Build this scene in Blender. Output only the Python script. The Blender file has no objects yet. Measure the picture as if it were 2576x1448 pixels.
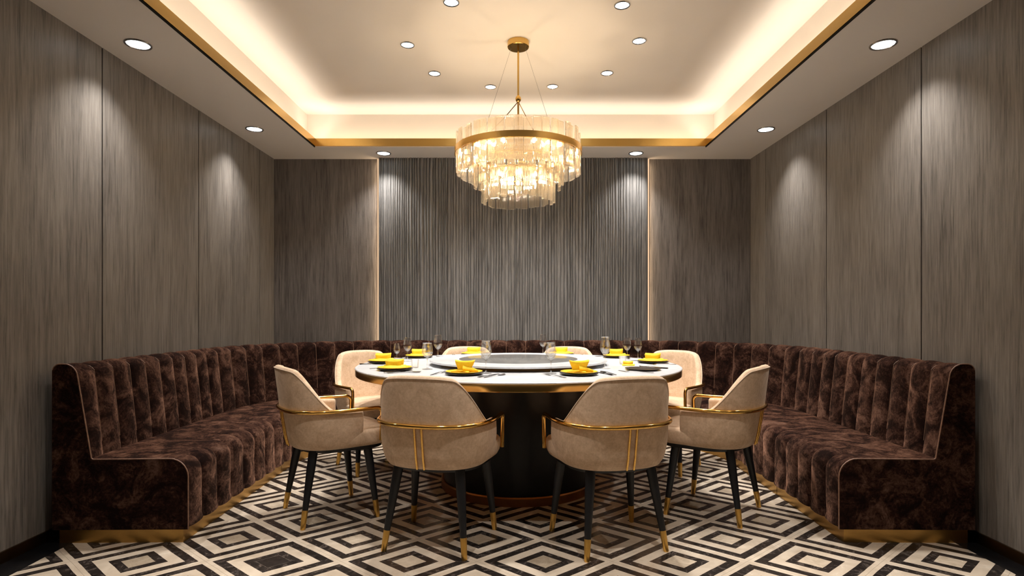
import bpy, bmesh, math, random
from mathutils import Vector, Matrix, noise
R = math.radians
PI = math.pi
rnd = random.Random(7)
S = bpy.context.scene
COL = S.collection

# ------------------------------------------------------------------ camera, world, exposure
H = 1.08
cam_d = bpy.data.cameras.new('camera')
cam = bpy.data.objects.new('camera', cam_d)
COL.objects.link(cam)
cam.location = (0, 0, H)
cam.rotation_euler = (R(90), 0, 0)
cam_d.sensor_width = 36
cam_d.lens = 1450 / 2576 * 36
cam_d.shift_x = -4 / 2576
cam_d.shift_y = 66 / 2576
cam_d.clip_start = 0.02
S.camera = cam
W = bpy.data.worlds.new('world')
S.world = W
W.use_nodes = True
W.node_tree.nodes['Background'].inputs[0].default_value = (0.9, 0.85, 0.8, 1)
W.node_tree.nodes['Background'].inputs[1].default_value = 0.02
S.view_settings.view_transform = 'Standard'
S.view_settings.look = 'None'
S.view_settings.gamma = 1
S.view_settings.use_curve_mapping = False
S.view_settings.exposure = 0.0

E_SPOT = 52.0      # soffit downlights
E_UP = 84.0        # downlights of the raised ceiling
E_COVE = 2.05      # per metre of cove tape
E_CHAN = 2.0       # per chandelier bulb
C_COOL = (1.0, 0.965, 0.925)
C_WARM = (1.0, 0.90, 0.77)
C_CHAN = (1.0, 0.78, 0.52)

# room dimensions (camera at origin, looking along +y)
XL, XR = -2.225, 2.20
YB, YN = 5.36, -1.3
ZS, ZC = 2.5216, 2.837
OXL, OXR, OYB, OYN = -1.718, 1.66, 4.976, -0.8

# ------------------------------------------------------------------ node helpers
def mat(name):
    m = bpy.data.materials.new(name)
    m.use_nodes = True
    nt = m.node_tree
    b = nt.nodes['Principled BSDF']
    return m, nt, b

def nd(nt, t, **kw):
    n = nt.nodes.new(t)
    for k, v in kw.items():
        setattr(n, k, v)
    return n

def lk(nt, a, b):
    nt.links.new(a, b)

def ramp(nt, fac, stops, interp='LINEAR'):
    r = nd(nt, 'ShaderNodeValToRGB')
    r.color_ramp.interpolation = interp
    els = r.color_ramp.elements
    while len(els) < len(stops):
        els.new(0.5)
    for e, (p, c) in zip(els, stops):
        e.position = p
        e.color = (*c, 1)
    if fac is not None:
        lk(nt, fac, r.inputs[0])
    return r.outputs[0]

def math_n(nt, op, a, b=None):
    n = nd(nt, 'ShaderNodeMath', operation=op)
    for i, v in enumerate((a, b)):
        if v is None:
            continue
        if isinstance(v, (int, float)):
            n.inputs[i].default_value = v
        else:
            lk(nt, v, n.inputs[i])
    return n.outputs[0]

def coords(nt, scale=(1, 1, 1), loc=(0, 0, 0), kind='Object'):
    tc = nd(nt, 'ShaderNodeTexCoord')
    mp = nd(nt, 'ShaderNodeMapping')
    mp.inputs['Scale'].default_value = scale
    mp.inputs['Location'].default_value = loc
    lk(nt, tc.outputs[kind], mp.inputs[0])
    return mp.outputs[0]

def noise_n(nt, vec, scale, detail=4, rough=0.55, dist=0.0):
    n = nd(nt, 'ShaderNodeTexNoise')
    n.inputs['Scale'].default_value = scale
    n.inputs['Detail'].default_value = detail
    n.inputs['Roughness'].default_value = rough
    n.inputs['Distortion'].default_value = dist
    lk(nt, vec, n.inputs['Vector'])
    return n.outputs[0]

def bump(nt, h, b, strength=0.3, dist=0.01):
    n = nd(nt, 'ShaderNodeBump')
    n.inputs['Strength'].default_value = strength
    n.inputs['Distance'].default_value = dist
    lk(nt, h, n.inputs['Height'])
    lk(nt, n.outputs[0], b.inputs['Normal'])

def mixc(nt, fac, a, b, mode='MIX'):
    n = nd(nt, 'ShaderNodeMix', data_type='RGBA', blend_type=mode)
    if isinstance(fac, (int, float)):
        n.inputs[0].default_value = fac
    else:
        lk(nt, fac, n.inputs[0])
    for i, v in ((6, a), (7, b)):
        if isinstance(v, tuple):
            n.inputs[i].default_value = (*v, 1)
        else:
            lk(nt, v, n.inputs[i])
    return n.outputs[2]

# ------------------------------------------------------------------ materials
def m_wood(name, dark, light, rough=0.42, seed=0.0, axes=(1, 1, 1)):
    m, nt, b = mat(name)
    v = coords(nt, (1, 1, 0.045), (seed, seed, 0))
    fine = noise_n(nt, v, 95, 6, 0.66, 0.3)
    v2 = coords(nt, (1, 1, 0.10), (seed + 3, seed, 0))
    mid = noise_n(nt, v2, 9, 5, 0.6, 0.8)
    v3 = coords(nt, (1, 1, 1), (0, 0, 0))
    grit = noise_n(nt, v3, 70, 3, 0.6, 0.0)
    mx = math_n(nt, 'ADD', math_n(nt, 'MULTIPLY', fine, 0.66), math_n(nt, 'MULTIPLY', mid, 0.34))
    c = ramp(nt, mx, [(0.34, dark), (0.46, tuple((a + q) / 2 for a, q in zip(dark, light))), (0.62, light)])
    lk(nt, c, b.inputs['Base Color'])
    b.inputs['Roughness'].default_value = rough
    b.inputs['Specular IOR Level'].default_value = 0.45
    h = math_n(nt, 'ADD', fine, math_n(nt, 'MULTIPLY', grit, 0.6))
    bump(nt, h, b, 0.25, 0.004)
    return m

M_WOOD = m_wood('grey_wood_veneer', (0.088, 0.077, 0.068), (0.275, 0.247, 0.218))
M_WOODB = m_wood('grey_wood_veneer_rear', (0.062, 0.053, 0.047), (0.225, 0.200, 0.180), seed=7.3)
M_RIB = m_wood('ribbed_grey_wood', (0.060, 0.058, 0.056), (0.26, 0.25, 0.24), rough=0.38, seed=2.1)

def m_plaster(name, col, rough=0.6):
    m, nt, b = mat(name)
    n = noise_n(nt, coords(nt), 3, 3)
    c = ramp(nt, n, [(0.3, tuple(x * 0.98 for x in col)), (0.7, col)])
    lk(nt, c, b.inputs['Base Color'])
    b.inputs['Roughness'].default_value = rough
    bump(nt, noise_n(nt, coords(nt), 200, 2), b, 0.03, 0.001)
    return m

M_CEIL = m_plaster('warm_white_ceiling_paint', (0.76, 0.70, 0.63))

def m_metal(name, col, rough, aniso=False, scale=(1, 1, 1)):
    m, nt, b = mat(name)
    n = noise_n(nt, coords(nt, scale), 40, 3)
    c = ramp(nt, n, [(0.3, tuple(x * 0.9 for x in col)), (0.7, col)])
    lk(nt, c, b.inputs['Base Color'])
    b.inputs['Metallic'].default_value = 1
    r = nd(nt, 'ShaderNodeMapRange')
    r.inputs[3].default_value = rough * 0.85
    r.inputs[4].default_value = rough * 1.15
    lk(nt, n, r.inputs[0])
    lk(nt, r.outputs[0], b.inputs['Roughness'])
    return m

M_BRASS = m_metal('brushed_brass', (0.68, 0.44, 0.14), 0.22, scale=(1, 1, 20))
M_GOLD = m_metal('polished_gold_metal', (0.90, 0.56, 0.16), 0.12)
M_CAP = m_metal('satin_gold_metal', (0.80, 0.49, 0.13), 0.34)
M_RINGB = m_metal('dark_copper', (0.34, 0.16, 0.06), 0.35)
M_PLINTH = m_metal('satin_brass_plinth', (0.62, 0.38, 0.12), 0.34, scale=(1, 1, 10))
M_DBRASS = m_metal('dark_bronze', (0.16, 0.09, 0.04), 0.35)
M_STEEL = m_metal('polished_steel', (0.50, 0.49, 0.48), 0.16)
M_GAPM = m_metal('black_shadow_gap', (0.01, 0.01, 0.01), 0.6)

def m_black(name, col=(0.006, 0.006, 0.006), rough=0.25, metal=0.0):
    m, nt, b = mat(name)
    n = noise_n(nt, coords(nt), 30, 3)
    lk(nt, ramp(nt, n, [(0.3, col), (0.7, tuple(x * 1.6 for x in col))]), b.inputs['Base Color'])
    b.inputs['Roughness'].default_value = rough
    b.inputs['Metallic'].default_value = metal
    return m

M_BLACK = m_black('black_lacquer', (0.004, 0.004, 0.004), rough=0.3)
M_BLACK.node_tree.nodes['Principled BSDF'].inputs['Specular IOR Level'].default_value = 0.3
M_LEG = m_black('black_leg_paint', (0.006, 0.0065, 0.008), 0.38)
M_DPLATE_SHADE = m_black('dark_glaze_and_plate_shade', (0.030, 0.022, 0.016), 0.25)  # bare dark plate, and the shade painted under the yellow plates

def m_velvet_brown():
    m, nt, b = mat('crushed_brown_velvet')
    v = coords(nt)
    n1 = noise_n(nt, v, 6.5, 5, 0.66, 1.2)
    n2 = noise_n(nt, v, 34, 4, 0.65, 2.0)
    n = math_n(nt, 'ADD', math_n(nt, 'MULTIPLY', n1, 0.68), math_n(nt, 'MULTIPLY', n2, 0.32))
    c = ramp(nt, n, [(0.42, (0.007, 0.0022, 0.0014)), (0.51, (0.022, 0.0078, 0.005)), (0.58, (0.066, 0.031, 0.020)), (0.70, (0.145, 0.083, 0.062))])
    lk(nt, c, b.inputs['Base Color'])
    b.inputs['Roughness'].default_value = 0.9
    lk(nt, ramp(nt, n, [(0.44, (0.08, 0.08, 0.08)), (0.62, (0.78, 0.78, 0.78))]), b.inputs['Sheen Weight'])
    b.inputs['Sheen Roughness'].default_value = 0.42
    b.inputs['Sheen Tint'].default_value = (0.93, 0.50, 0.33, 1)
    b.inputs['Specular IOR Level'].default_value = 0.08
    bump(nt, n, b, 0.35, 0.012)
    return m
M_VELVET = m_velvet_brown()

def m_velvet_beige(name, a, c2):
    m, nt, b = mat(name)
    v = coords(nt)
    n1 = noise_n(nt, v, 11, 5, 0.6, 1.0)
    n2 = noise_n(nt, v, 90, 4, 0.6, 0.5)
    n = math_n(nt, 'ADD', math_n(nt, 'MULTIPLY', n1, 0.6), math_n(nt, 'MULTIPLY', n2, 0.4))
    lk(nt, ramp(nt, n, [(0.38, a), (0.62, c2)]), b.inputs['Base Color'])
    b.inputs['Roughness'].default_value = 0.8
    b.inputs['Sheen Weight'].default_value = 0.25
    b.inputs['Sheen Roughness'].default_value = 0.4
    b.inputs['Sheen Tint'].default_value = (1, 0.85, 0.7, 1)
    b.inputs['Specular IOR Level'].default_value = 0.2
    bump(nt, n, b, 0.15, 0.004)
    return m
M_BEIGE = m_velvet_beige('beige_velvet', (0.56, 0.39, 0.255), (0.76, 0.575, 0.41))
M_BPIPE = m_velvet_beige('beige_piping_cloth', (0.62, 0.47, 0.34), (0.72, 0.57, 0.43))

def m_cloth(name, a, c2, rough=0.75):
    m, nt, b = mat(name)
    n = noise_n(nt, coords(nt), 60, 4)
    lk(nt, ramp(nt, n, [(0.35, a), (0.65, c2)]), b.inputs['Base Color'])
    b.inputs['Roughness'].default_value = rough
    bump(nt, noise_n(nt, coords(nt), 400, 2), b, 0.1, 0.001)
    return m
M_YCLOTH = m_cloth('yellow_napkin_cloth', (0.78, 0.50, 0.008), (0.86, 0.58, 0.015))
M_YPLATE = m_cloth('yellow_glazed_ceramic', (0.76, 0.46, 0.01), (0.82, 0.51, 0.02), 0.3)
M_PIPE_HILITE = m_cloth('tan_piping_and_highlight', (0.20, 0.10, 0.06), (0.30, 0.17, 0.11), 0.5)  # piping on the bench ends; along the seams a painted highlight

def m_marble_top():
    m, nt, b = mat('white_marble_top')
    v = coords(nt)
    n = noise_n(nt, v, 3.5, 7, 0.6, 1.8)
    c = ramp(nt, n, [(0.35, (0.57, 0.585, 0.61)), (0.48, (0.66, 0.675, 0.70)), (0.52, (0.61, 0.62, 0.64)), (0.6, (0.68, 0.695, 0.72))])
    lk(nt, c, b.inputs['Base Color'])
    b.inputs['Roughness'].default_value = 0.22
    return m
M_MARBLE = m_marble_top()

def m_grey_glass():
    m, nt, b = mat('smoked_grey_glass')
    n = noise_n(nt, coords(nt, (1, 0.2, 1)), 10, 3)
    lk(nt, ramp(nt, n, [(0.3, (0.12, 0.12, 0.12)), (0.7, (0.19, 0.19, 0.185))]), b.inputs['Base Color'])
    b.inputs['Roughness'].default_value = 0.16
    return m
M_GREYG = m_grey_glass()

def m_floor():
    m, nt, b = mat('inlaid_diamond_marble')
    PX, PY, X0, Y0 = 0.592, 0.50, 0.43, 2.52
    tc = nd(nt, 'ShaderNodeTexCoord')
    wob = nd(nt, 'ShaderNodeTexNoise')
    wob.inputs['Scale'].default_value = 5
    wob.inputs['Detail'].default_value = 3
    lk(nt, tc.outputs['Object'], wob.inputs['Vector'])
    sub = nd(nt, 'ShaderNodeVectorMath', operation='SUBTRACT')
    lk(nt, wob.outputs['Color'], sub.inputs[0])
    sub.inputs[1].default_value = (0.5, 0.5, 0.5)
    scl = nd(nt, 'ShaderNodeVectorMath', operation='SCALE')
    scl.inputs['Scale'].default_value = 0.012
    lk(nt, sub.outputs[0], scl.inputs[0])
    add = nd(nt, 'ShaderNodeVectorMath', operation='ADD')
    lk(nt, tc.outputs['Object'], add.inputs[0])
    lk(nt, scl.outputs[0], add.inputs[1])
    sp = nd(nt, 'ShaderNodeSeparateXYZ')
    lk(nt, add.outputs[0], sp.inputs[0])
    a = math_n(nt, 'DIVIDE', math_n(nt, 'SUBTRACT', sp.outputs[0], X0), PX)
    c = math_n(nt, 'DIVIDE', math_n(nt, 'SUBTRACT', sp.outputs[1], Y0), PY)
    u = math_n(nt, 'ADD', a, c)
    v = math_n(nt, 'SUBTRACT', a, c)
    fu = math_n(nt, 'ABSOLUTE', math_n(nt, 'SUBTRACT', math_n(nt, 'SUBTRACT', u, math_n(nt, 'FLOOR', u)), 0.5))
    fv = math_n(nt, 'ABSOLUTE', math_n(nt, 'SUBTRACT', math_n(nt, 'SUBTRACT', v, math_n(nt, 'FLOOR', v)), 0.5))
    d = math_n(nt, 'MAXIMUM', fu, fv)
    cell = nd(nt, 'ShaderNodeCombineXYZ')
    lk(nt, math_n(nt, 'FLOOR', u), cell.inputs[0])
    lk(nt, math_n(nt, 'FLOOR', v), cell.inputs[1])
    wn = nd(nt, 'ShaderNodeTexWhiteNoise', noise_dimensions='3D')
    lk(nt, cell.outputs[0], wn.inputs['Vector'])
    K, C = (0.0, 0.0, 0.0), (1.0, 1.0, 1.0)
    ringm = ramp(nt, d, [(0.0, C), (0.128, K), (0.222, C), (0.345, K), (0.448, C)], 'CONSTANT')
    # marbles
    cv = coords(nt)
    n1 = noise_n(nt, cv, 7, 6, 0.6, 1.0)
    cream = ramp(nt, n1, [(0.3, (0.62, 0.50, 0.375)), (0.55, (0.78, 0.655, 0.515)), (0.7, (0.82, 0.71, 0.575))])
    n2 = noise_n(nt, cv, 14, 7, 0.7, 2.2)
    dark = ramp(nt, n2, [(0.40, (0.018, 0.014, 0.012)), (0.56, (0.045, 0.035, 0.030)), (0.60, (0.15, 0.12, 0.10)), (0.64, (0.035, 0.027, 0.023))])
    cen = ramp(nt, wn.outputs[0], [(0.0, (0.52, 0.42, 0.31)), (0.45, (0.78, 0.65, 0.50)), (0.93, (0.03, 0.023, 0.02))], 'CONSTANT')
    cen2 = mixc(nt, 0.5, cen, ramp(nt, n2, [(0.4, (0.62, 0.58, 0.52)), (0.6, (1, 1, 1))]), 'MULTIPLY')
    base = mixc(nt, ringm, dark, cream)
    iscen = math_n(nt, 'LESS_THAN', d, 0.128)
    base = mixc(nt, iscen, base, cen2)
    # grout hairline on the diamond joints
    gr = math_n(nt, 'GREATER_THAN', d, 0.4972)
    base = mixc(nt, gr, base, (0.50, 0.41, 0.31))
    # black border along the walls
    bd = math_n(nt, 'GREATER_THAN', math_n(nt, 'ABSOLUTE', sp.outputs[0]), 2.085)
    base = mixc(nt, bd, base, (0.008, 0.008, 0.009))
    lk(nt, base, b.inputs['Base Color'])
    rr = nd(nt, 'ShaderNodeMapRange')
    rr.inputs[3].default_value = 0.16
    rr.inputs[4].default_value = 0.34
    lk(nt, n1, rr.inputs[0])
    lk(nt, rr.outputs[0], b.inputs['Roughness'])
    bump(nt, n1, b, 0.06, 0.004)
    return m
M_FLOOR = m_floor()

def m_emit(name, col, strength):
    m = bpy.data.materials.new(name)
    m.use_nodes = True
    nt = m.node_tree
    nt.nodes.clear()
    o = nd(nt, 'ShaderNodeOutputMaterial')
    e = nd(nt, 'ShaderNodeEmission')
    e.inputs[0].default_value = (*col, 1)
    e.inputs[1].default_value = strength
    lk(nt, e.outputs[0], o.inputs[0])
    return m
M_DISC = m_emit('downlight_diffuser', (0.86, 0.95, 1.0), 6.0)
M_LED = m_emit('warm_led_tape', (1.0, 0.64, 0.38), 1.05)
M_BULB = m_emit('warm_bulb_glow', (1.0, 0.78, 0.48), 22.0)

def m_glass(name, tint, mixf, rib=False):
    m = bpy.data.materials.new(name)
    m.use_nodes = True
    nt = m.node_tree
    nt.nodes.clear()
    o = nd(nt, 'ShaderNodeOutputMaterial')
    g = nd(nt, 'ShaderNodeBsdfPrincipled')
    g.inputs['Base Color'].default_value = (*tint, 1)
    g.inputs['Transmission Weight'].default_value = 1
    g.inputs['Roughness'].default_value = 0.02
    g.inputs['IOR'].default_value = 1.45 if rib else 1.35
    if rib:
        w = nd(nt, 'ShaderNodeTexNoise')
        w.inputs['Scale'].default_value = 90
        w.inputs['Detail'].default_value = 2
        lk(nt, coords(nt, (1, 1, 0.03)), w.inputs['Vector'])
        bump(nt, w.outputs[0], g, 0.3, 0.002)
    if mixf > 0:
        t = nd(nt, 'ShaderNodeBsdfTransparent')
        t.inputs[0].default_value = (*((0.97, 0.94, 0.88) if rib else (0.99, 0.99, 0.985)), 1)
        mx = nd(nt, 'ShaderNodeMixShader')
        mx.inputs[0].default_value = mixf
        lk(nt, g.outputs[0], mx.inputs[1])
        lk(nt, t.outputs[0], mx.inputs[2])
        if rib:
            tl = nd(nt, 'ShaderNodeBsdfTranslucent')
            tl.inputs[0].default_value = (0.95, 0.85, 0.70, 1)
            m2 = nd(nt, 'ShaderNodeMixShader')
            m2.inputs[0].default_value = 0.05
            lk(nt, mx.outputs[0], m2.inputs[1])
            lk(nt, tl.outputs[0], m2.inputs[2])
            lk(nt, m2.outputs[0], o.inputs[0])
        else:
            lk(nt, mx.outputs[0], o.inputs[0])
    else:
        lk(nt, g.outputs[0], o.inputs[0])
    return m
M_BAR = m_glass('amber_ribbed_glass', (1.0, 0.94, 0.85), 0.5, True)
M_WGLASS = m_glass('clear_wine_glass', (1.0, 1.0, 1.0), 0.72)

# ------------------------------------------------------------------ mesh helpers
class MB:
    def __init__(self):
        self.v, self.f = [], []
    def add(self, vs, fs):
        o = len(self.v)
        self.v += [tuple(p) for p in vs]
        self.f += [tuple(i + o for i in q) for q in fs]
        return self
    def box(self, a, b):
        x0, y0, z0 = a
        x1, y1, z1 = b
        return self.add([(x0, y0, z0), (x1, y0, z0), (x1, y1, z0), (x0, y1, z0), (x0, y0, z1), (x1, y0, z1), (x1, y1, z1), (x0, y1, z1)],
                        [(0, 3, 2, 1), (4, 5, 6, 7), (0, 1, 5, 4), (1, 2, 6, 5), (2, 3, 7, 6), (3, 0, 4, 7)])
    def grid(self, rows, closed_u=False, closed_v=False, cap0=False, cap1=False):
        """rows: list of rows of points, all of one length; closed_v closes each row, closed_u closes the list"""
        n, k = len(rows), len(rows[0])
        vs = [p for r in rows for p in r]
        fs = []
        for i in range(n if closed_u else n - 1):
            for j in range(k if closed_v else k - 1):
                a, b = i, (i + 1) % n
                c, d = j, (j + 1) % k
                fs.append((a * k + c, a * k + d, b * k + d, b * k + c))
        if cap0:
            fs.append(tuple(reversed(range(k))))
        if cap1:
            fs.append(tuple((n - 1) * k + j for j in range(k)))
        return self.add(vs, fs)
    def tube(self, pts, r, n=8, closed=False):
        pts = [Vector(p) for p in pts]
        rows = []
        m = len(pts)
        up = None
        for i, p in enumerate(pts):
            if closed:
                t = pts[(i + 1) % m] - pts[i - 1]
            else:
                t = pts[min(i + 1, m - 1)] - pts[max(i - 1, 0)]
            t.normalize()
            if up is None:
                a = Vector((0, 0, 1)) if abs(t.z) < 0.9 else Vector((1, 0, 0))
                up = (a - t * a.dot(t)).normalized()
            else:
                up = (up - t * up.dot(t)).normalized()
            sd = t.cross(up)
            rr = r[i] if isinstance(r, (list, tuple)) else r
            rows.append([p + (up * math.cos(2 * PI * j / n) + sd * math.sin(2 * PI * j / n)) * rr for j in range(n)])
        return self.grid(rows, closed_u=closed, closed_v=True, cap0=not closed, cap1=not closed)
    def lathe(self, prof, n=32, c=(0, 0, 0), ang=2 * PI):
        rows = []
        for i in range(n):
            a = ang * i / n
            rows.append([(c[0] + r * math.cos(a), c[1] + r * math.sin(a), c[2] + z) for r, z in prof])
        return self.grid(rows, closed_u=True)
    def cone(self, a, b, ra, rb, n=16):
        return self.tube([a, b], [ra, rb], n)
    def build(self, name, m, parent=None, smooth=True, angle=35, bevel=0):
        me = bpy.data.meshes.new(name)
        me.from_pydata(self.v, [], self.f)
        me.validate()
        bm = bmesh.new()
        bm.from_mesh(me)
        bmesh.ops.remove_doubles(bm, verts=bm.verts, dist=1e-6)
        bmesh.ops.recalc_face_normals(bm, faces=bm.faces)
        bm.to_mesh(me)
        bm.free()
        if smooth:
            me.shade_smooth()
            me.set_sharp_from_angle(angle=R(angle))
        me.materials.append(m)
        o = bpy.data.objects.new(name, me)
        COL.objects.link(o)
        if parent:
            o.parent = parent
        if bevel:
            md = o.modifiers.new('bevel', 'BEVEL')
            md.width = bevel
            md.segments = 2
            md.limit_method = 'ANGLE'
        return o

def tag(o, label, cat, group=None, kind=None):
    o['label'] = label
    if cat:
        o['category'] = cat
    if group:
        o['group'] = group
    if kind:
        o['kind'] = kind
    return o

def thing(name, label, cat, loc=(0, 0, 0), rz=0, group=None):
    o = bpy.data.objects.new(name, None)
    COL.objects.link(o)
    o.location = loc
    o.rotation_euler = (0, 0, rz)
    o.empty_display_size = 0.1
    return tag(o, label, cat, group)

def dup(o, parent=None):
    c = o.copy()
    COL.objects.link(c)
    c.parent = parent
    for ch in list(o.children):
        dup(ch, c)
    return c

def struct(o):
    o['kind'] = 'structure'
    return o

def area(name, loc, rot, sx, sy, power, col, parent=None):
    l = bpy.data.lights.new(name, 'AREA')
    l.shape = 'RECTANGLE'
    l.size, l.size_y = sx, sy
    l.energy = power
    l.color = col
    o = bpy.data.objects.new(name, l)
    COL.objects.link(o)
    o.location = loc
    o.rotation_euler = rot
    if parent:
        o.parent = parent
    return o

# ------------------------------------------------------------------ the room
struct(MB().box((XL - .1, YN - .1, -.1), (XR + .1, YB + .1, 0)).build('floor', M_FLOOR, smooth=False))

def side_wall(name, x, sgn, seams, label):
    """panels of veneer with dark joints between"""
    w = MB()
    xb = x + sgn * 0.1
    back = MB().box((min(x + sgn * 0.012, xb), YN, 0), (max(x + sgn * 0.012, xb), YB + .1, 2.95))
    root = struct(back.build(name, M_GAPM, smooth=False))
    ys = [YN] + seams + [YB]
    for a, b in zip(ys[:-1], ys[1:]):
        p = MB().box((min(x, x + sgn * .012), a + .005, 0.0), (max(x, x + sgn * .012), b - .005, ZS + .01))
        p.build('wall_panel', M_WOOD, root, smooth=False)
    return root
side_wall('wall_left', XL, -1, [-.77, .23, 1.23, 2.23, 3.118, 4.073, 5.05], '')
side_wall('wall_right', XR, 1, [-.8, .2, 1.2, 2.2, 3.110, 4.054, 5.03], '')
wb = struct(MB().box((XL - .1, YB + .012, 0), (XR + .1, YB + .12, 2.95)).build('wall_back', M_GAPM, smooth=False))
PXL, PXR, PYF = -1.247, 1.240, YB - .035     # ribbed panel
MB().box((XL, YB, 0), (PXL - .018, YB + .012, ZS + .01)).build('wall_panel', M_WOODB, wb, smooth=False)
MB().box((PXR + .018, YB, 0), (XR, YB + .012, ZS + .01)).build('wall_panel', M_WOODB, wb, smooth=False)
# irregular vertical ribs
rb = MB()
xs = [PXL]
while xs[-1] < PXR - 0.05:
    xs.append(xs[-1] + rnd.uniform(0.016, 0.036))
xs[-1] = PXR
nz = 26
def wav(i, z):
    if i == 0 or i == len(xs) - 1:
        return 0
    return 0.006 * noise.noise(Vector((i * 1.7, z * 2.2, 3.3))) + 0.003 * noise.noise(Vector((i * 3.1, z * 7, 1.3)))
SEG = 6
cols = []
for i in range(len(xs) - 1):
    dep = rnd.uniform(0.010, 0.018)
    for k in range(SEG):
        t = k / SEG
        cols.append((i, t, dep * (math.sin(PI * t) ** 0.6 if t > 0 else 0)))
cols.append((len(xs) - 2, 1.0, 0))
rows = []
for (i, t, dp) in cols:
    row = []
    for j in range(nz + 1):
        z = ZS * j / nz
        x = (xs[i] + wav(i, z)) * (1 - t) + (xs[i + 1] + wav(i + 1, z)) * t
        row.append((x, PYF - dp, z))
    rows.append(row)
rb.grid(rows)
rb.add([(PXL, PYF, 0), (PXL, YB, 0), (PXL, YB, ZS), (PXL, PYF, ZS), (PXR, PYF, 0), (PXR, YB, 0), (PXR, YB, ZS), (PXR, PYF, ZS)],
       [(0, 1, 2, 3), (4, 7, 6, 5)])
rp = rb.build('ribbed_panel', M_RIB, wb, angle=60)
# glowing tape in the joint on each side of the ribbed panel
MB().box((PXL - .018, YB - .008, .0), (PXL, YB + .008, ZS)).build('led_strip', M_LED, wb, smooth=False)
MB().box((PXR, YB - .008, .0), (PXR + .018, YB + .008, ZS)).build('led_strip', M_LED, wb, smooth=False)
struct(MB().box((XL - .1, YN - .1, 0), (XR + .1, YN, 2.95)).build('wall_front', m_plaster('greige_wall_paint', (0.10, 0.09, 0.08)), smooth=False))

for (x_, d_) in ((PXL - .004, (-1, .35, 0)), (PXR + .004, (1, .35, 0))):
    z_ = -Vector(d_).normalized(); y_ = Vector((0, 0, 1)); xx_ = y_.cross(z_)
    o_ = area('strip_light', (0, 0, 0), (0, 0, 0), .008, 2.45, 2.2, (1.0, .74, .48))
    o_.matrix_world = Matrix(((xx_.x, y_.x, z_.x, x_), (xx_.y, y_.y, z_.y, YB - .022), (xx_.z, y_.z, z_.z, 1.26), (0, 0, 0, 1)))
# ceiling: raised tray, its upright faces, the lowered border
ce = MB()
UX0, UX1, UY0, UY1 = OXL - .10, OXR + .10, OYN - .10, OYB + .10
ce.box((UX0 - .02, UY0 - .02, ZC), (UX1 + .02, UY1 + .02, ZC + .1))
for (a, b) in (((UX0 - .02, UY0 - .02), (UX0, UY1 + .02)), ((UX1, UY0 - .02), (UX1 + .02, UY1 + .02)),
               ((UX0, UY1), (UX1, UY1 + .02)), ((UX0, UY0 - .02), (UX1, UY0))):
    ce.box((a[0], a[1], ZS + .03), (b[0], b[1], ZC))
struct(ce.build('ceiling', M_CEIL, smooth=False))
so = MB()
for (a, b) in (((XL - .1, YN), (OXL, YB + .1)), ((OXR, YN), (XR + .1, YB + .1)), ((OXL, OYB), (OXR, YB + .1)), ((OXL, YN), (OXR, OYN))):
    so.box((a[0], a[1], ZS), (b[0], b[1], ZS + .03))
struct(so.build('ceiling_soffit', M_CEIL, smooth=False))['kind'] = 'structure'
# brass lip round the opening, with a black shadow gap under it
ZL0, ZL1 = ZS + .008, ZS + .073
lip = MB()
T = .008
lip.box((OXL, OYN, ZL0), (OXL + T, OYB, ZL1)).box((OXR - T, OYN, ZL0), (OXR, OYB, ZL1))
lip.box((OXL, OYB - T, ZL0), (OXR, OYB, ZL1)).box((OXL, OYN, ZL0), (OXR, OYN + T, ZL1))
tr = struct(lip.build('trim_1', M_BRASS, smooth=False))
gp = MB()
gp.box((OXL - .002, OYN, ZS - .002), (OXL + .004, OYB, ZL0)).box((OXR - .004, OYN, ZS - .002), (OXR + .002, OYB, ZL0))
gp.build('shadow_gap', M_GAPM, tr, smooth=False)
# baseboards
struct(MB().box((XL, YN, 0), (XL + .010, YB, .05)).build('baseboard_left', M_DBRASS, smooth=False))
struct(MB().box((XR - .010, YN, 0), (XR, YB, .05)).build('baseboard_right', M_DBRASS, smooth=False))
# cove tape light, lying in the trough behind the lip
LY = OYB - OYN
for (loc, rot, sx, sy, L) in (((OXL - .03, (OYB + OYN) / 2, ZS + .045), (0, R(-150), 0), .02, LY, LY),
                              ((OXR + .03, (OYB + OYN) / 2, ZS + .045), (0, R(150), 0), .02, LY, LY),
                              (((OXL + OXR) / 2, OYB + .03, ZS + .045), (R(-150), 0, 0), OXR - OXL, .02, OXR - OXL),
                              (((OXL + OXR) / 2, OYN - .03, ZS + .045), (R(150), 0, 0), OXR - OXL, .02, OXR - OXL)):
    area('cove_light', loc, rot, sx, sy, E_COVE * L, C_WARM)

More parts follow.
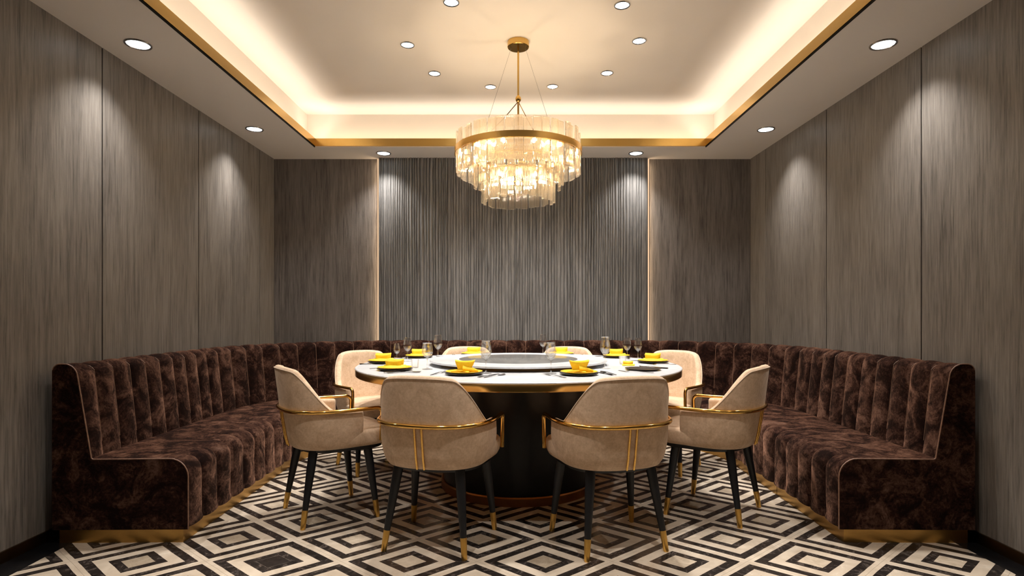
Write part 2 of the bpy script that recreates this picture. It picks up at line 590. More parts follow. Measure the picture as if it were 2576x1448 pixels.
# ------------------------------------------------------------------ downlights
def make_downlight(name, r, label, group, power, spot=R(104), blend=1.0):
    t = thing(name, label, 'ceiling light', group=group)
    rg = MB().lathe([(r * .80, -.001), (r * .84, -.004), (r * .97, -.004), (r, -.001), (r, .004), (r * .80, .004)], 40)
    rg.v and None
    ring = MB()
    prof = [(r * .80, .004), (r * .80, -.002), (r * .86, -.006), (r * .96, -.006), (r, -.002), (r, .004)]
    ring.grid([[(q * math.cos(2 * PI * i / 40), q * math.sin(2 * PI * i / 40), z) for q, z in prof] for i in range(40)], closed_u=True, closed_v=True)
    ring.build('trim_ring', M_STEEL, t)
    d = MB()
    d.add([(r * .81 * math.cos(2 * PI * i / 32), r * .81 * math.sin(2 * PI * i / 32), -.003) for i in range(32)], [tuple(range(32))])
    d.build('diffuser', M_DISC, t, smooth=False)
    l = bpy.data.lights.new(name + '_lamp', 'SPOT')
    l.energy = power
    l.color = C_COOL
    l.spot_size = spot
    l.spot_blend = blend
    l.shadow_soft_size = 0.03
    lo = bpy.data.objects.new('lamp', l)
    COL.objects.link(lo)
    lo.parent = t
    lo.location = (0, 0, -.012)
    return t

low = [(-2.006, 3.079, 'bright downlight in the lowered border, left side, nearest the camera'),
       (-2.017, 4.486, 'downlight in the lowered border, left side, farther one near the corner'),
       (-1.164, 5.161, 'downlight above the left edge of the ribbed panel'),
       (1.096, 5.161, 'downlight above the right edge of the ribbed panel'),
       (1.968, 4.495, 'downlight in the lowered border, right side, farther one near the corner'),
       (1.975, 3.079, 'bright downlight in the lowered border, right side, nearest the camera')]
hid = []
p0 = make_downlight('recessed_downlight', .067, low[0][2], 'downlights in the lowered ceiling border', E_SPOT)
for i, q in enumerate(low):
    t = p0 if i == 0 else dup(p0)
    t.location = (q[0], q[1], ZS)
    t['label'] = q[2]
for q in hid:
    t = dup(p0)
    t.location = (q[0], q[1], ZS)
    t['label'] = 'downlight in the lowered ceiling border beyond the %s edge of view' % ('left' if q[0] < 0 else 'right')
up = [(-.351, 3.245, 'downlight at the top edge of the raised ceiling, left of the chandelier rod'),
      (.617, 3.275, 'downlight at the top edge of the raised ceiling, right of the chandelier rod'),
      (-.692, 3.758, 'raised ceiling downlight farthest left of the chandelier canopy'),
      (.807, 3.703, 'raised ceiling downlight farthest right of the chandelier canopy'),
      (-.577, 4.204, 'raised ceiling downlight left of the rod, between the outermost one and the hindmost pair'),
      (.680, 4.197, 'raised ceiling downlight right of the rod, between the outermost one and the hindmost pair'),
      (-.178, 4.454, 'left one of the hindmost pair of raised ceiling downlights'),
      (.300, 4.446, 'right one of the hindmost pair of raised ceiling downlights')]
p1 = make_downlight('recessed_downlight', .046, up[0][2], 'downlights in the raised ceiling', E_UP, R(96), .8)
for i, q in enumerate(up):
    t = p1 if i == 0 else dup(p1)
    t.location = (q[0], q[1], ZC)
    t['label'] = q[2]
for q in [(-.6, 1.8), (.6, 1.8)]:  # unseen pair added to light the front floor and chair backs
    t = dup(p1)
    t.location = (*q, ZC)
    t['label'] = '%s unseen downlight added in the raised ceiling beyond the top edge of view' % ('left' if q[0] < 0 else 'right')

# ------------------------------------------------------------------ banquette
YE = 2.70                      # near end
XO0, XO1 = 2.165, 2.185        # half width at the near end and at the corner
YBK, RC = 5.297, 1.25
def path_left():
    """outer line from the left near end to the right near end: (x, y, nx, ny) with the inward normal"""
    pts = []
    n = 120
    yc = YBK - RC
    for i in range(n):
        t = i / n
        pts.append((-(XO0 + (XO1 - XO0) * t), YE + (yc - YE) * t))
    n = 200
    xc = XO1 - RC
    for i in range(n):
        a = PI - (PI / 2) * i / n
        pts.append((-xc + RC * math.cos(a), yc + RC * math.sin(a)))
    n = 100
    for i in range(n):
        pts.append((-xc + 2 * xc * i / n, YBK))
    for i in range(200):
        a = PI / 2 - (PI / 2) * i / 200
        pts.append((xc + RC * math.cos(a), yc + RC * math.sin(a)))
    for i in range(121):
        t = i / 120
        pts.append(((XO1 + (XO0 - XO1) * t), yc + (YE - yc) * t))
    return pts
PP = path_left()
SL = [0]
for a, b in zip(PP[:-1], PP[1:]):
    SL.append(SL[-1] + math.hypot(b[0] - a[0], b[1] - a[1]))
LT = SL[-1]
def at(s):
    s = min(max(s, 0), LT)
    lo, hi = 0, len(SL) - 1
    while hi - lo > 1:
        m = (lo + hi) // 2
        if SL[m] <= s:
            lo = m
        else:
            hi = m
    t = (s - SL[lo]) / (SL[hi] - SL[lo])
    a, b = PP[lo], PP[hi]
    x, y = a[0] + (b[0] - a[0]) * t, a[1] + (b[1] - a[1]) * t
    lo2, hi2 = max(lo - 2, 0), min(hi + 2, len(PP) - 1)
    a, b = PP[lo2], PP[hi2]
    tx, ty = b[0] - a[0], b[1] - a[1]
    l = math.hypot(tx, ty)
    return x, y, ty / l, -tx / l
def pt(s, o, z):
    x, y, nx, ny = at(s)
    if o > .178:                # the seat is shallower along the rear wall
        e = min(s, LT - s)
        k = min(1, max(0, (e - S1) / (SC * .75)))
        o = .178 + (o - .178) * (1 - .30 * k * k * (3 - 2 * k))
    return (x + nx * o, y + ny * o, z)
S1 = YBK - RC - YE             # straight arm length
SC = RC * PI / 2
ML, MR = 1.22, LT - .74        # joints between the three benches
def seams(s0, s1, kind):
    """positions of the seams along the outer line"""
    out = []
    def step(s):
        d = min(s, LT - s)
        if kind == 'back':
            return .148 if d < S1 else .178
        return .165 if d < S1 - .05 else (.30 if d < S1 + SC else .18)
    n = []
    s = s0
    while s < s1 - 1e-6:
        n.append(s)
        s += step(s)
    # stretch so that the last seam falls on s1
    tot = s - s0
    k = (s1 - s0) / tot
    return [s0 + (q - s0) * k for q in n] + [s1]

def rounded(pts, rads, seg=5):
    """round the corners of a closed polygon of (o, z)"""
    out = []
    n = len(pts)
    for i in range(n):
        p, a, b = Vector(pts[i]), Vector(pts[i - 1]), Vector(pts[(i + 1) % n])
        r = rads[i]
        if r == 0:
            out.append(tuple(p))
            continue
        u, v = (a - p).normalized(), (b - p).normalized()
        ang = u.angle(v)
        d = r / math.tan(ang / 2)
        c = p + (u + v).normalized() * (r / math.sin(ang / 2))
        s, e = p + u * d - c, p + v * d - c
        tot = s.angle_signed(e)
        for k in range(seg + 1):
            t = -tot * k / seg
            out.append((c.x + s.x * math.cos(t) - s.y * math.sin(t), c.y + s.x * math.sin(t) + s.y * math.cos(t)))
    return out

def dense(poly, mx):
    out = []
    n = len(poly)
    for i in range(n):
        a, b = poly[i], poly[(i + 1) % n]
        L = math.hypot(b[0] - a[0], b[1] - a[1])
        k = max(1, int(math.ceil(L / mx)))
        for j in range(k):
            out.append((a[0] + (b[0] - a[0]) * j / k, a[1] + (b[1] - a[1]) * j / k))
    return out

ZP, ZSE, ZT = .068, .397, .845
BACK = dense(rounded([(0, ZP), (0, ZT), (.105, ZT), (.178, ZP + .10), (.178, ZP)], [0, .035, .062, 0, 0], 6), .05)
SEAT = dense(rounded([(.16, ZP), (.16, ZSE), (.628, ZSE), (.628, ZP)], [0, 0, .085, 0], 8), .04)

def sweep(mb, prof, s0, s1, sm, amp, wfun, per=10):
    sv = []
    for a, b in zip(sm[:-1], sm[1:]):
        for k in range(per):
            sv.append((a + (b - a) * k / per, k / per))
    sv.append((sm[-1], 0.0))
    n = len(prof)
    nrm = []
    for i in range(n):
        a, b = Vector(prof[i - 1]), Vector(prof[(i + 1) % n])
        t = (b - a).normalized()
        nrm.append((-t.y, t.x))
    area2 = sum(prof[i - 1][0] * prof[i][1] - prof[i][0] * prof[i - 1][1] for i in range(n))
    sg = -1 if area2 > 0 else 1
    rows = []
    for s, ph in sv:
        bul = (math.sin(PI * ph) ** 0.55 if 0 < ph < 1 else 0) - 1.0
        row = []
        for (o, z), (nx, nz_) in zip(prof, nrm):
            w = wfun(o, z)
            d = amp * bul * w * sg
            wr = .0025 * noise.noise(Vector((s * 7, o * 9, z * 9))) * (1 if w > .02 else 0)
            row.append(pt(s, o + nx * d + wr, z + nz_ * d))
        rows.append(row)
    mb.grid(rows, closed_v=True, cap0=True, cap1=True)

def wback(o, z):
    if z > ZT - .01:
        return max(0, min(1, (o - .0) / .05))
    return 1.0 if o > .07 else 0.0
def wseat(o, z):
    if o > .60:
        return 1.0 if z > ZP + .001 else .7
    if z > ZSE - .04:
        return max(0, min(1, (o - .36) / .2)) ** 1.2
    return 0

def banquette(s0, s1, label, end0, end1):
    x, y, _, _ = at((s0 + s1) / 2)
    t = thing('banquette', label, 'bench seat', group='velvet banquette benches along the walls')
    g = .003
    a, b = s0 + g, s1 - g
    PE = .012
    sb = seams(a + (PE if end0 else 0), b - (PE if end1 else 0), 'back')
    ss = seams(a + (PE if end0 else 0), b - (PE if end1 else 0), 'seat')
    m = MB(); sweep(m, BACK, a, b, sb, .017, wback); m.build('backrest', M_VELVET, t, angle=50)
    m = MB(); sweep(m, SEAT, a, b, ss, .016, wseat); m.build('seat', M_VELVET, t, angle=50)
    # plinth
    n = max(8, int((b - a) / .05))
    rows = []
    for i in range(n + 1):
        s = a + .02 + (b - a - .04) * i / n if (end0 or end1) else a + (b - a) * i / n
        s = a + (.02 if end0 else 0) + ((b - (.02 if end1 else 0)) - (a + (.02 if end0 else 0))) * i / n
        rows.append([pt(s, o, z) for o, z in ((.02, 0), (.02, ZP + .002), (.600, ZP + .002), (.600, 0))])
    MB().grid(rows, closed_v=True, cap0=True, cap1=True).build('plinth', M_PLINTH, t, smooth=True, angle=20)
    # thin pale tubes added as highlight edges along the seams
    bi = [i for i in range(len(BACK)) if BACK[i][0] > .02 and BACK[i][1] > .42 and wback(*BACK[i]) > .4]
    si = [i for i in range(len(SEAT)) if wseat(*SEAT[i]) > .25]
    for s in sb[1:-1]:
        pm = MB()
        pm.tube([pt(s, BACK[i][0] - .015 * (1 if BACK[i][1] < ZT - .03 else .4), BACK[i][1] - (.013 if BACK[i][1] > ZT - .04 else 0)) for i in bi], .0016, 5)
        pm.build('seam_highlight', M_PIPE_HILITE, t)
    if ss[1:-1]:
        for s in ss[1:-1]:
            pm = MB()
            pm.tube([pt(s, SEAT[i][0] - (.014 if SEAT[i][0] > .58 else 0), SEAT[i][1] - .014 * (wseat(*SEAT[i]) if SEAT[i][1] > .3 else 0)) for i in si], .0018, 5)
            pm.build('seat_seam', M_VELVET, t)
    # upholstered end panel with piping along its profile
    for flag, s, d in ((end0, a, 1), (end1, b, -1)):
        if not flag:
            continue
        L = rounded([(-.0, ZP), (0, ZT), (.107, ZT), (.182, ZSE + .0), (.632, ZSE + .003), (.632, ZP)], [0, .035, .062, .012, .085, 0], 7)
        rows = [[pt(s + d * q, o + (0 if True else 0), z) for o, z in L] for q in (0.0, PE)]
        MB().grid(rows, closed_v=True, cap0=True, cap1=True).build('end_panel', M_VELVET, t, angle=40)
        LL = L[2:]
        pm = MB().tube([pt(s + d * .002, o + .001, z + .001) for o, z in LL], .0032, 6)
        pm.build('end_piping', M_PIPE_HILITE, t)
    return t
banquette(0, ML, 'dark brown channelled velvet bench along the left wall, open end towards the camera', True, False)
banquette(ML, MR, 'long curved dark brown velvet bench running round the rear of the room behind the table', False, False)
banquette(MR, LT, 'dark brown channelled velvet bench along the right wall, open end towards the camera', False, True)

# ------------------------------------------------------------------ round table
TX, TY, TZ, TR = .03, 3.715, .76, 1.015
t = thing('round_dining_table', 'large round table with white marble top, brass rim and black drum base', 'table', (TX, TY, 0))
b_ = MB().lathe([(0, .05), (.478, .05), (.478, .715), (0, .715)], 96)
b_.build('drum_base', M_BLACK, t)
MB().lathe([(0, 0), (.492, 0), (.492, .045), (.486, .052), (0, .052)], 96).build('base_ring', M_RINGB, t)
MB().lathe([(0, .712), (TR - .004, .712), (TR, .716), (TR, .750), (TR - .002, .753), (0, .753)], 160).build('brass_rim', M_BRASS, t)
MB().lathe([(0, .7505), (TR - .001, .7505), (TR + .001, .7525), (TR + .001, .757), (TR - .003, TZ), (0, TZ)], 160).build('tabletop', M_MARBLE, t)
ls = thing('lazy_susan', 'low round turntable with grey glass centre lying in the middle of the marble table', 'turntable', (TX, TY, TZ))
MB().lathe([(0, 0), (.50, 0), (.50, .020), (0, .020)], 96).build('turntable_foot', M_DBRASS, ls)
MB().lathe([(.555, .020), (.564, .021), (.566, .025), (.566, .031), (.563, .034), (.555, .034), (.38, .034), (.38, .020)], 128).build('marble_ring', M_MARBLE, ls)
MB().lathe([(0, .020), (.379, .020), (.379, .0355), (.376, .0365), (0, .0365)], 96).build('glass_centre', M_GREYG, ls)

# ------------------------------------------------------------------ chair
def shell_plan(u, k=1.0, w=.268, bk=.248, ext=.080):
    """u in [-1, 1]: point and outward normal of the back's plan curve; arc share .78"""
    sg = 1 if u >= 0 else -1
    a = abs(u)
    A = .76
    def f(a):
        if a <= A:
            th = a / A * PI / 2
            c, s = math.cos(th), math.sin(th)
            e = .78
            return (w * s ** e, -bk * c ** e)
        return (w - .006 * ((a - A) / (1 - A)) ** 2, ext * (a - A) / (1 - A))
    p = f(a)
    q0, q1 = f(max(a - .004, 0)), f(min(a + .004, 1))
    if a < .004:
        n = (0, -1)
    else:
        tx, ty = q1[0] - q0[0], q1[1] - q0[1]
        l = math.hypot(tx, ty)
        n = (ty / l, -tx / l)
    return (sg * p[0], p[1]), (sg * n[0], n[1])

def arclen():
    L = [0]
    prev = shell_plan(0)[0]
    for i in range(1, 201):
        p = shell_plan(i / 200)[0]
        L.append(L[-1] + math.hypot(p[0] - prev[0], p[1] - prev[1]))
        prev = p
    return L
AL = arclen()
def u_of(s):
    for i in range(200):
        if AL[i + 1] >= s:
            return (i + (s - AL[i]) / (AL[i + 1] - AL[i])) / 200
    return 1.0
SMAX = AL[-1]
def top_z(s):
    s = abs(s)
    zt, za = .812, .588
    s1, s2 = .180, .372
    if s < s1:
        return zt - .012 * (s / s1) ** 3
    if s < s2:
        t = (s - s1) / (s2 - s1)
        # rounded shoulder, then a long slope easing into the arm
        k = 1 - t
        e = k * k * (3 - 2 * k)
        e = .55 * e + .45 * k
        return za + (zt - .012 - za) * e
    return za - .004 * (s - s2) / .1
ZB = .388
def shell_pt(s, z, off, zt):
    sg = 1 if s >= 0 else -1
    u = u_of(abs(s)) * sg
    (x, y), (nx, ny) = shell_plan(u)
    # taper towards the seat, lean of the back
    t = max(0, min(1, (z - ZB) / .16))
    k = .90 + .10 * (1 - (1 - t) ** 2)
    up = max(0, z - .50)
    bw = max(0, -y / .248)
    x *= k * (1 - .22 * up * 1.0)
    y *= k if y < 0 else 1
    y -= up * .13 * bw
    return (x + nx * off, y + ny * off, z)

def make_chair():
    t = thing('armchair', '', 'chair', group='beige velvet armchairs round the table')
    # shell
    m = MB()
    N = 64
    sv = [(-SMAX + 2 * SMAX * i / N) for i in range(N + 1)]
    rows = []
    TH = .040
    def section(s, shrink=1.0):
        zt = top_z(s)
        outer = [(ZB + (zt - .018 - ZB) * (j / 12)) for j in range(13)]
        r = []
        mid = -TH / 2
        for z in outer:
            b = .010 * (1 - min(1, (z - ZB) / .02)) if z - ZB < .02 else 0
            r.append((mid + (TH / 2 - b) * shrink, z))
        for k in range(1, 6):
            a = PI * k / 6
            r.append((mid + TH / 2 * math.cos(a) * shrink, zt - .018 + .018 * math.sin(a) * shrink))
        for z in reversed(outer):
            r.append((mid - TH / 2 * shrink, z))
        return r
    def put(s, shrink, dy=0):
        return [tuple(Vector(shell_pt(s, z, o, 0)) + Vector((0, dy, 0))) for o, z in section(s, shrink)]
    for i, s in enumerate(sv):
        if i == 0:
            for sh, dy in ((.1, .016), (.6, .0135), (.88, .008)):
                rows.append(put(s, sh, dy))
        rows.append(put(s, 1))
        if i == N:
            for sh, dy in ((.88, .008), (.6, .0135), (.1, .016)):
                rows.append(put(s, sh, dy))
    m.grid(rows, closed_v=True, cap0=True, cap1=True)
    m.build('backrest', M_BEIGE, t, angle=60)
    # piping on the outer upper edge
    pm = MB().tube([Vector(shell_pt(s, top_z(s) - .012, .0005, 0)) for s in sv], .0028, 6)
    pm.build('piping', M_BPIPE, t)
    # seat cushion
    m = MB()
    out = []
    n = 72
    for i in range(n):
        a = 2 * PI * i / n
        c, s_ = math.cos(a), math.sin(a)
        e = .50 if s_ > 0 else .80
        x = (.252 + .012 * max(0, s_) ** .3) * (abs(c) ** (.50 if s_ > 0 else .80)) * (1 if c >= 0 else -1)
        y = (.262 if s_ > 0 else .225) * (abs(s_) ** e) * (1 if s_ >= 0 else -1)
        out.append((x, y + .015))
    lv = [(.30, ZB + .002), (.90, ZB + .001), (.955, ZB + .006), (.985, .41), (1.0, .435), (1.0, .455), (.991, .4635), (.970, .4695), (.88, .474), (.5, .477), (.15, .478)]
    rows = []
    for k, z in lv:
        rows.append([(x * k, .015 + (y - .015) * k, z + (.004 * (1 - k))) for x, y in out])
    m.grid(rows, closed_v=True, cap0=True, cap1=True)
    m.build('seat', M_BEIGE, t, angle=60)
    # black frame under the seat
    m = MB()
    rows = []
    for k, z in ((.5, .3885), (.86, .3885), (.87, .386), (.87, .372), (.86, .369), (.5, .369)):
        rows.append([(x * k, y * k + .0, z) for x, y in out])
    m.grid(rows, closed_v=True, cap0=True, cap1=True)
    m.build('seat_frame', M_LEG, t, angle=40)
    # legs
    for (tx, ty, fx, fy) in ((-.150, -.135, -.195, -.20), (.150, -.135, .195, -.20), (-.185, .135, -.22, .18), (.185, .135, .22, .18)):
        A, B = Vector((tx, ty, .385)), Vector((fx, fy, .012))
        q = B + (A - B) * (.078 / .373)
        lg = MB().tube([A, A + (q - A) * .35, q], [.0235, .0215, .0145], 16).build('leg', M_LEG, t, angle=50)
        MB().tube([q + (A - q).normalized() * .002, B - Vector((0, 0, .009)), B - Vector((0, 0, .012))], [.0156, .0125, .011], 16).build('leg_cap', M_CAP, lg, angle=50)
    # rail round the back and over the arms
    ZR = .588
    pts = []
    def railp(s):
        p = Vector(shell_pt(s, .575, .009, 0))
        return Vector((p.x, p.y, ZR))
    half = []
    for i in range(31):
        half.append(railp(SMAX * i / 30))
    e = half[-1]
    for yy, xx in ((.11, -.002), (.14, -.004), (.158, -.006)):
        half.append(Vector((e.x + xx, yy, ZR)))
    cx_, cy_ = half[-1].x, .162
    for k in range(1, 8):
        a = PI / 2 * k / 7
        half.append(Vector((cx_ - .002 * k / 7, cy_ + .030 * math.sin(a), ZR - .030 + .030 * math.cos(a))))
    for z in (.53, .50, .47, .44, .415):
        half.append(Vector((cx_ - .002 - .002 * (.56 - z) / .15, cy_ + .030 - .006 * (.56 - z) / .15, z)))
    mir = [Vector((-p.x, p.y, p.z)) for p in reversed(half[1:])]
    MB().tube(mir + half, .0102, 12).build('arm_rail', M_GOLD, t, angle=60)
    # twin upright rods behind
    for sx in (-.017, .017):
        m = MB()
        ps = []
        for i in range(9):
            z = ZR - (ZR - ZB - .004) * i / 8
            p = Vector(shell_pt(sx, z, .004, 0))
            ps.append((sx, p.y, z))
        m.tube(ps, .0052, 8)
        m.build('back_rod', M_GOLD, t, angle=60)
    return t

chairs = [(-.354, 2.777, -14.7, 'beige velvet armchair in front of the table, left one of the two nearest the camera'),
          (.452, 2.765, 16.2, 'beige velvet armchair in front of the table, right one of the two nearest the camera'),
          (-.999, 3.163, -56.3, 'beige velvet armchair at the left of the table, seen side on beside the left bench'),
          (1.098, 3.189, 54.0, 'beige velvet armchair at the right of the table, seen side on beside the right bench'),
          (-.985, 4.11, -140, 'beige velvet armchair behind the left edge of the table, inner backrest and seat visible'),
          (1.055, 4.11, 140, 'beige velvet armchair behind the right edge of the table, inner backrest and seat visible'),
          (-.372, 4.56, -176, 'beige armchair directly behind the table, left of the pair showing only their tops'),
          (.432, 4.56, 176, 'beige armchair directly behind the table, right of the pair showing only their tops')]
proto = make_chair()
for i, (x, y, rz, lab) in enumerate(chairs):
    c = proto if i == 0 else dup(proto)
    c.location = (x, y, 0)
    c.rotation_euler = (0, 0, R(rz))
    c['label'] = lab

# ------------------------------------------------------------------ table setting
def superloop(a, b, n=28, e=.8):
    out = []
    for i in range(n):
        t_ = 2 * PI * i / n
        c, s = math.cos(t_), math.sin(t_)
        out.append((a * abs(c) ** e * (1 if c >= 0 else -1), b * abs(s) ** e * (1 if s >= 0 else -1)))
    return out

def napkin_cup():
    m = MB()
    rows = []
    n = 28
    lev = [(0, .030, .017), (.012, .034, .019), (.03, .043, .024), (.045, .050, .028), (.058, .054, .030)]
    for z, a, b in lev:
        rows.append([(x + .004 * z / .058, y + .006 * z / .058, z + (z / .058) * (.005 * math.cos(2 * PI * i / n * 2) + .003 * math.sin(2 * PI * i / n))) for i, (x, y) in enumerate(superloop(a, b, n, .7))])
    for z, k in ((.058, .93), (.050, .84), (.042, .6)):
        rows.append([(x * k + .004, y * k + .006, z + .004 * math.cos(2 * PI * i / n * 2) * (k > .9)) for i, (x, y) in enumerate(superloop(.054, .030, n, .7))])
    m.grid(rows, closed_v=True, cap0=True, cap1=True)
    # folded wings lying on the plate
    for (ang, L, wd, hh) in ((R(-10), .076, .034, .040), (R(194), .070, .030, .018), (R(60), .06, .03, .020), (R(-60), .055, .024, .014)):
        rws = []
        for k in range(9):
            q = k / 8
            cx = math.cos(ang) * L * q
            cy = math.sin(ang) * L * q
            ww = wd * (1 - q ** 1.5) + .003
            h2 = hh * (1 - q * .75) + .002
            nx, ny = -math.sin(ang), math.cos(ang)
            rws.append([(cx + nx * ww * math.cos(a), cy + ny * ww * math.cos(a), max(0.0, h2 * .5 + h2 * .5 * math.sin(a))) for a in [2 * PI * j / 12 for j in range(12)]])
        m.grid(rws, closed_v=True, cap0=True, cap1=True)
    return m

def napkin_fold():
    """thick folded cloth: three leaves of one napkin, corners flaring upwards, loose tail in front"""
    m = MB()
    def leaf(x0, x1, y0, th, h, lean, flare, dip):
        rows = []
        n = 20
        for k in range(15):
            q = k / 14
            xx = x0 + (x1 - x0) * q
            e = abs(q * 2 - 1)
            hh = h * (1 - dip * math.sin(PI * q)) 
            t2 = th * (1 - .35 * e ** 6)
            row = []
            for j in range(n):
                a = 2 * PI * j / n
                c, s_ = math.cos(a), math.sin(a)
                zz = hh * .5 + hh * .5 * abs(s_) ** .45 * (1 if s_ > 0 else -1)
                yy = y0 + t2 * abs(c) ** .6 * (1 if c > 0 else -1) + lean * zz / h + .003 * math.sin(q * 7 + y0 * 90)
                row.append((xx * (1 + flare * zz / h), yy, max(0, zz)))
            rows.append(row)
        m.grid(rows, closed_v=True, cap0=True, cap1=True)
    leaf(-.043, .045, .004, .018, .050, .006, .14, .04)
    leaf(-.045, .036, -.010, .011, .045, .001, .18, .10)
    rws = []
    for k in range(9):
        q = k / 8
        x = -.060 + .125 * q
        d = .046 * math.sin(PI * min(1, q * .9 + .08)) ** .6 + .004
        rws.append([(x, -.01, .001), (x, -.01 - d * .5, .001), (x, -.01 - d, .001), (x, -.012 - d, .004), (x, -.01 - d * .6, .011), (x, -.01, .018)])
    m.grid(rws, closed_v=True, cap0=True, cap1=True)
    return m

PLATE = [(0, .004), (.045, .004), (.06, .005), (.093, .014), (.097, .0155), (.0975, .0175), (.095, .0175), (.062, .0085), (.045, .007), (0, .007)]
DARK_PLATE_SHADE = [(0, 0), (.07, 0), (.085, .003), (.099, .008), (.102, .009), (.102, .011), (.098, .011), (.083, .0055), (.07, .003), (0, .003)]

def make_dark_plate_shade():
    return MB().lathe(DARK_PLATE_SHADE, 48).build('dark_plate_and_shade', M_DPLATE_SHADE)
def make_plate():
    return MB().lathe(PLATE, 48).build('yellow_plate', M_YPLATE)
def knife_mb():
    m = MB()
    rows = []
    for (y, w, z0, z1) in ((-.105, .004, .001, .006), (-.10, .006, .0005, .0075), (-.03, .005, .001, .007), (-.015, .004, .002, .006), (-.01, .008, .002, .0045), (.05, .0095, .002, .004), (.09, .007, .002, .0035), (.105, .001, .002, .003)):
        rows.append([(-w, y, z0), (w, y, z0), (w, y, z1), (-w * .9, y, z1)])
    m.grid(rows, closed_v=True, cap0=True, cap1=True)
    return m
def fork_mb():
    m = MB()
    rows = []
    for (y, w, z) in ((-.10, .002, .001), (-.097, .0065, .0005), (-.06, .0055, .002), (.0, .003, .006), (.03, .003, .006), (.042, .010, .003), (.058, .0115, .001)):
        rows.append([(-w, y, z), (w, y, z), (w, y, z + .0025), (-w, y, z + .0025)])
    m.grid(rows, closed_v=True, cap0=True, cap1=True)
    for k in range(4):
        x = -.0095 + k * .00633
        m.add([(x - .0014, .057, .001), (x + .0014, .057, .001), (x + .0014, .057, .0035), (x - .0014, .057, .0035),
               (x - .0009, .096, .006), (x + .0009, .096, .006), (x + .0009, .096, .0075), (x - .0009, .096, .0075)],
              [(0, 3, 2, 1), (4, 5, 6, 7), (0, 1, 5, 4), (1, 2, 6, 5), (2, 3, 7, 6), (3, 0, 4, 7)])
    return m
def spoon_mb():
    m = MB()
    rows = []
    for (y, w, z) in ((-.09, .001, .001), (-.087, .005, .0005), (-.04, .004, .002), (.02, .0028, .005), (.04, .005, .004), (.055, .014, .0015), (.07, .017, .0005), (.085, .014, .0015), (.094, .002, .004)):
        rows.append([(-w, y, z + .001), (-w * .5, y, z), (w * .5, y, z), (w, y, z + .001), (w, y, z + .0028), (0, y, z + .0018), (-w, y, z + .0028)])
    m.grid(rows, closed_v=True, cap0=True, cap1=True)
    return m

PL = [(-.262, 3.055, 'cup', 'front left'), (.345, 3.045, 'cup', 'front right'), (-.680, 3.30, 'fold', 'left, nearer the camera'),
      (-.858, 3.80, 'fold', 'far left'), (-.700, 4.26, 'fold', 'rear left'), (-.310, 4.50, 'fold', 'rear, left of centre'),
      (.372, 4.50, 'fold', 'rear, right of centre'), (.760, 4.26, 'fold', 'rear right'), (.918, 3.80, 'fold', 'far right'),
      (.742, 3.31, None, 'right, nearer the camera')]
ch0 = make_dark_plate_shade(); pl0 = make_plate()
kn0 = knife_mb().build('table_knife', M_STEEL); fk0 = fork_mb().build('dinner_fork', M_STEEL); sp0 = spoon_mb().build('dessert_spoon', M_STEEL)
nc0 = napkin_cup().build('folded_napkin', M_YCLOTH, angle=50); nf0 = napkin_fold().build('folded_napkin', M_YCLOTH, angle=50)
first = set()
def use(o, name=None):
    if o.name in first:
        c = o.copy()
        COL.objects.link(c)
        return c
    first.add(o.name)
    return o
place = {'front left': 'at the front left of the table', 'front right': 'at the front right of the table',
         'left, nearer the camera': 'at the left of the table, nearer one', 'far left': 'at the far left edge of the table',
         'rear left': 'at the rear left of the table', 'rear, left of centre': 'before the left rear chair',
         'rear, right of centre': 'before the right rear chair', 'rear right': 'at the rear right of the table',
         'far right': 'at the far right edge of the table', 'right, nearer the camera': 'at the right of the table, nearer one'}
for (x, y, kind, wh) in PL:
    w = place[wh]
    dx, dy = TX - x, TY - y
    ang = math.atan2(dy, dx) - PI / 2       # facing the table centre
    o = use(ch0)
    o.location = (x, y, TZ); tag(o, 'dark round plate doubling as underside shade ' + w, 'plate', 'dark charger plates')  # dark disc put in as shade under yellow plates; the bare one is real
    if kind:
        o = use(pl0)
        o.location = (x, y, TZ + .003); tag(o, 'yellow plate over its dark shade disc ' + w, 'plate', 'yellow plates')
        o = use(nc0 if kind == 'cup' else nf0)
        o.location = (x, y + (.004 if kind == 'cup' else 0), TZ + .0145)
        rz = (R(0) if wh == 'front left' else R(180)) if kind == 'cup' else R(rnd.uniform(-16, 16))
        if kind == 'cup' and wh == 'front right':
            rz = R(8); 
        o.rotation_euler = (0, 0, rz)
        tag(o, 'yellow folded cloth napkin standing on the plate ' + w, 'napkin', 'yellow folded napkins')
    def off(u, v):
        return (x + math.cos(ang) * u - math.sin(ang) * v, y + math.sin(ang) * u + math.cos(ang) * v, TZ)
    o = use(kn0); o.location = off(.150, -.005); o.rotation_euler = (0, 0, ang + R(-6)); tag(o, 'steel table knife right of the setting ' + w, 'cutlery', 'table knives')
    o = use(fk0); o.location = off(-.150, -.005); o.rotation_euler = (0, 0, ang + R(5)); tag(o, 'steel dinner fork left of the setting ' + w, 'cutlery', 'dinner forks')
    if wh in ('front left', 'front right', 'left, nearer the camera', 'right, nearer the camera'):
        o = use(sp0); o.location = off(.182, -.01); o.rotation_euler = (0, 0, ang + R(-9)); tag(o, 'steel spoon beside the knife ' + w, 'cutlery', 'dessert spoons')
# small rolled napkin right of centre
o = nf0.copy(); COL.objects.link(o)
o.location = (.715, 3.60, TZ + .001); o.scale = (.62, .7, .55); o.rotation_euler = (0, 0, R(-8))
tag(o, 'small low yellow napkin lying on the marble left of the far right plate', 'napkin', 'yellow folded napkins')

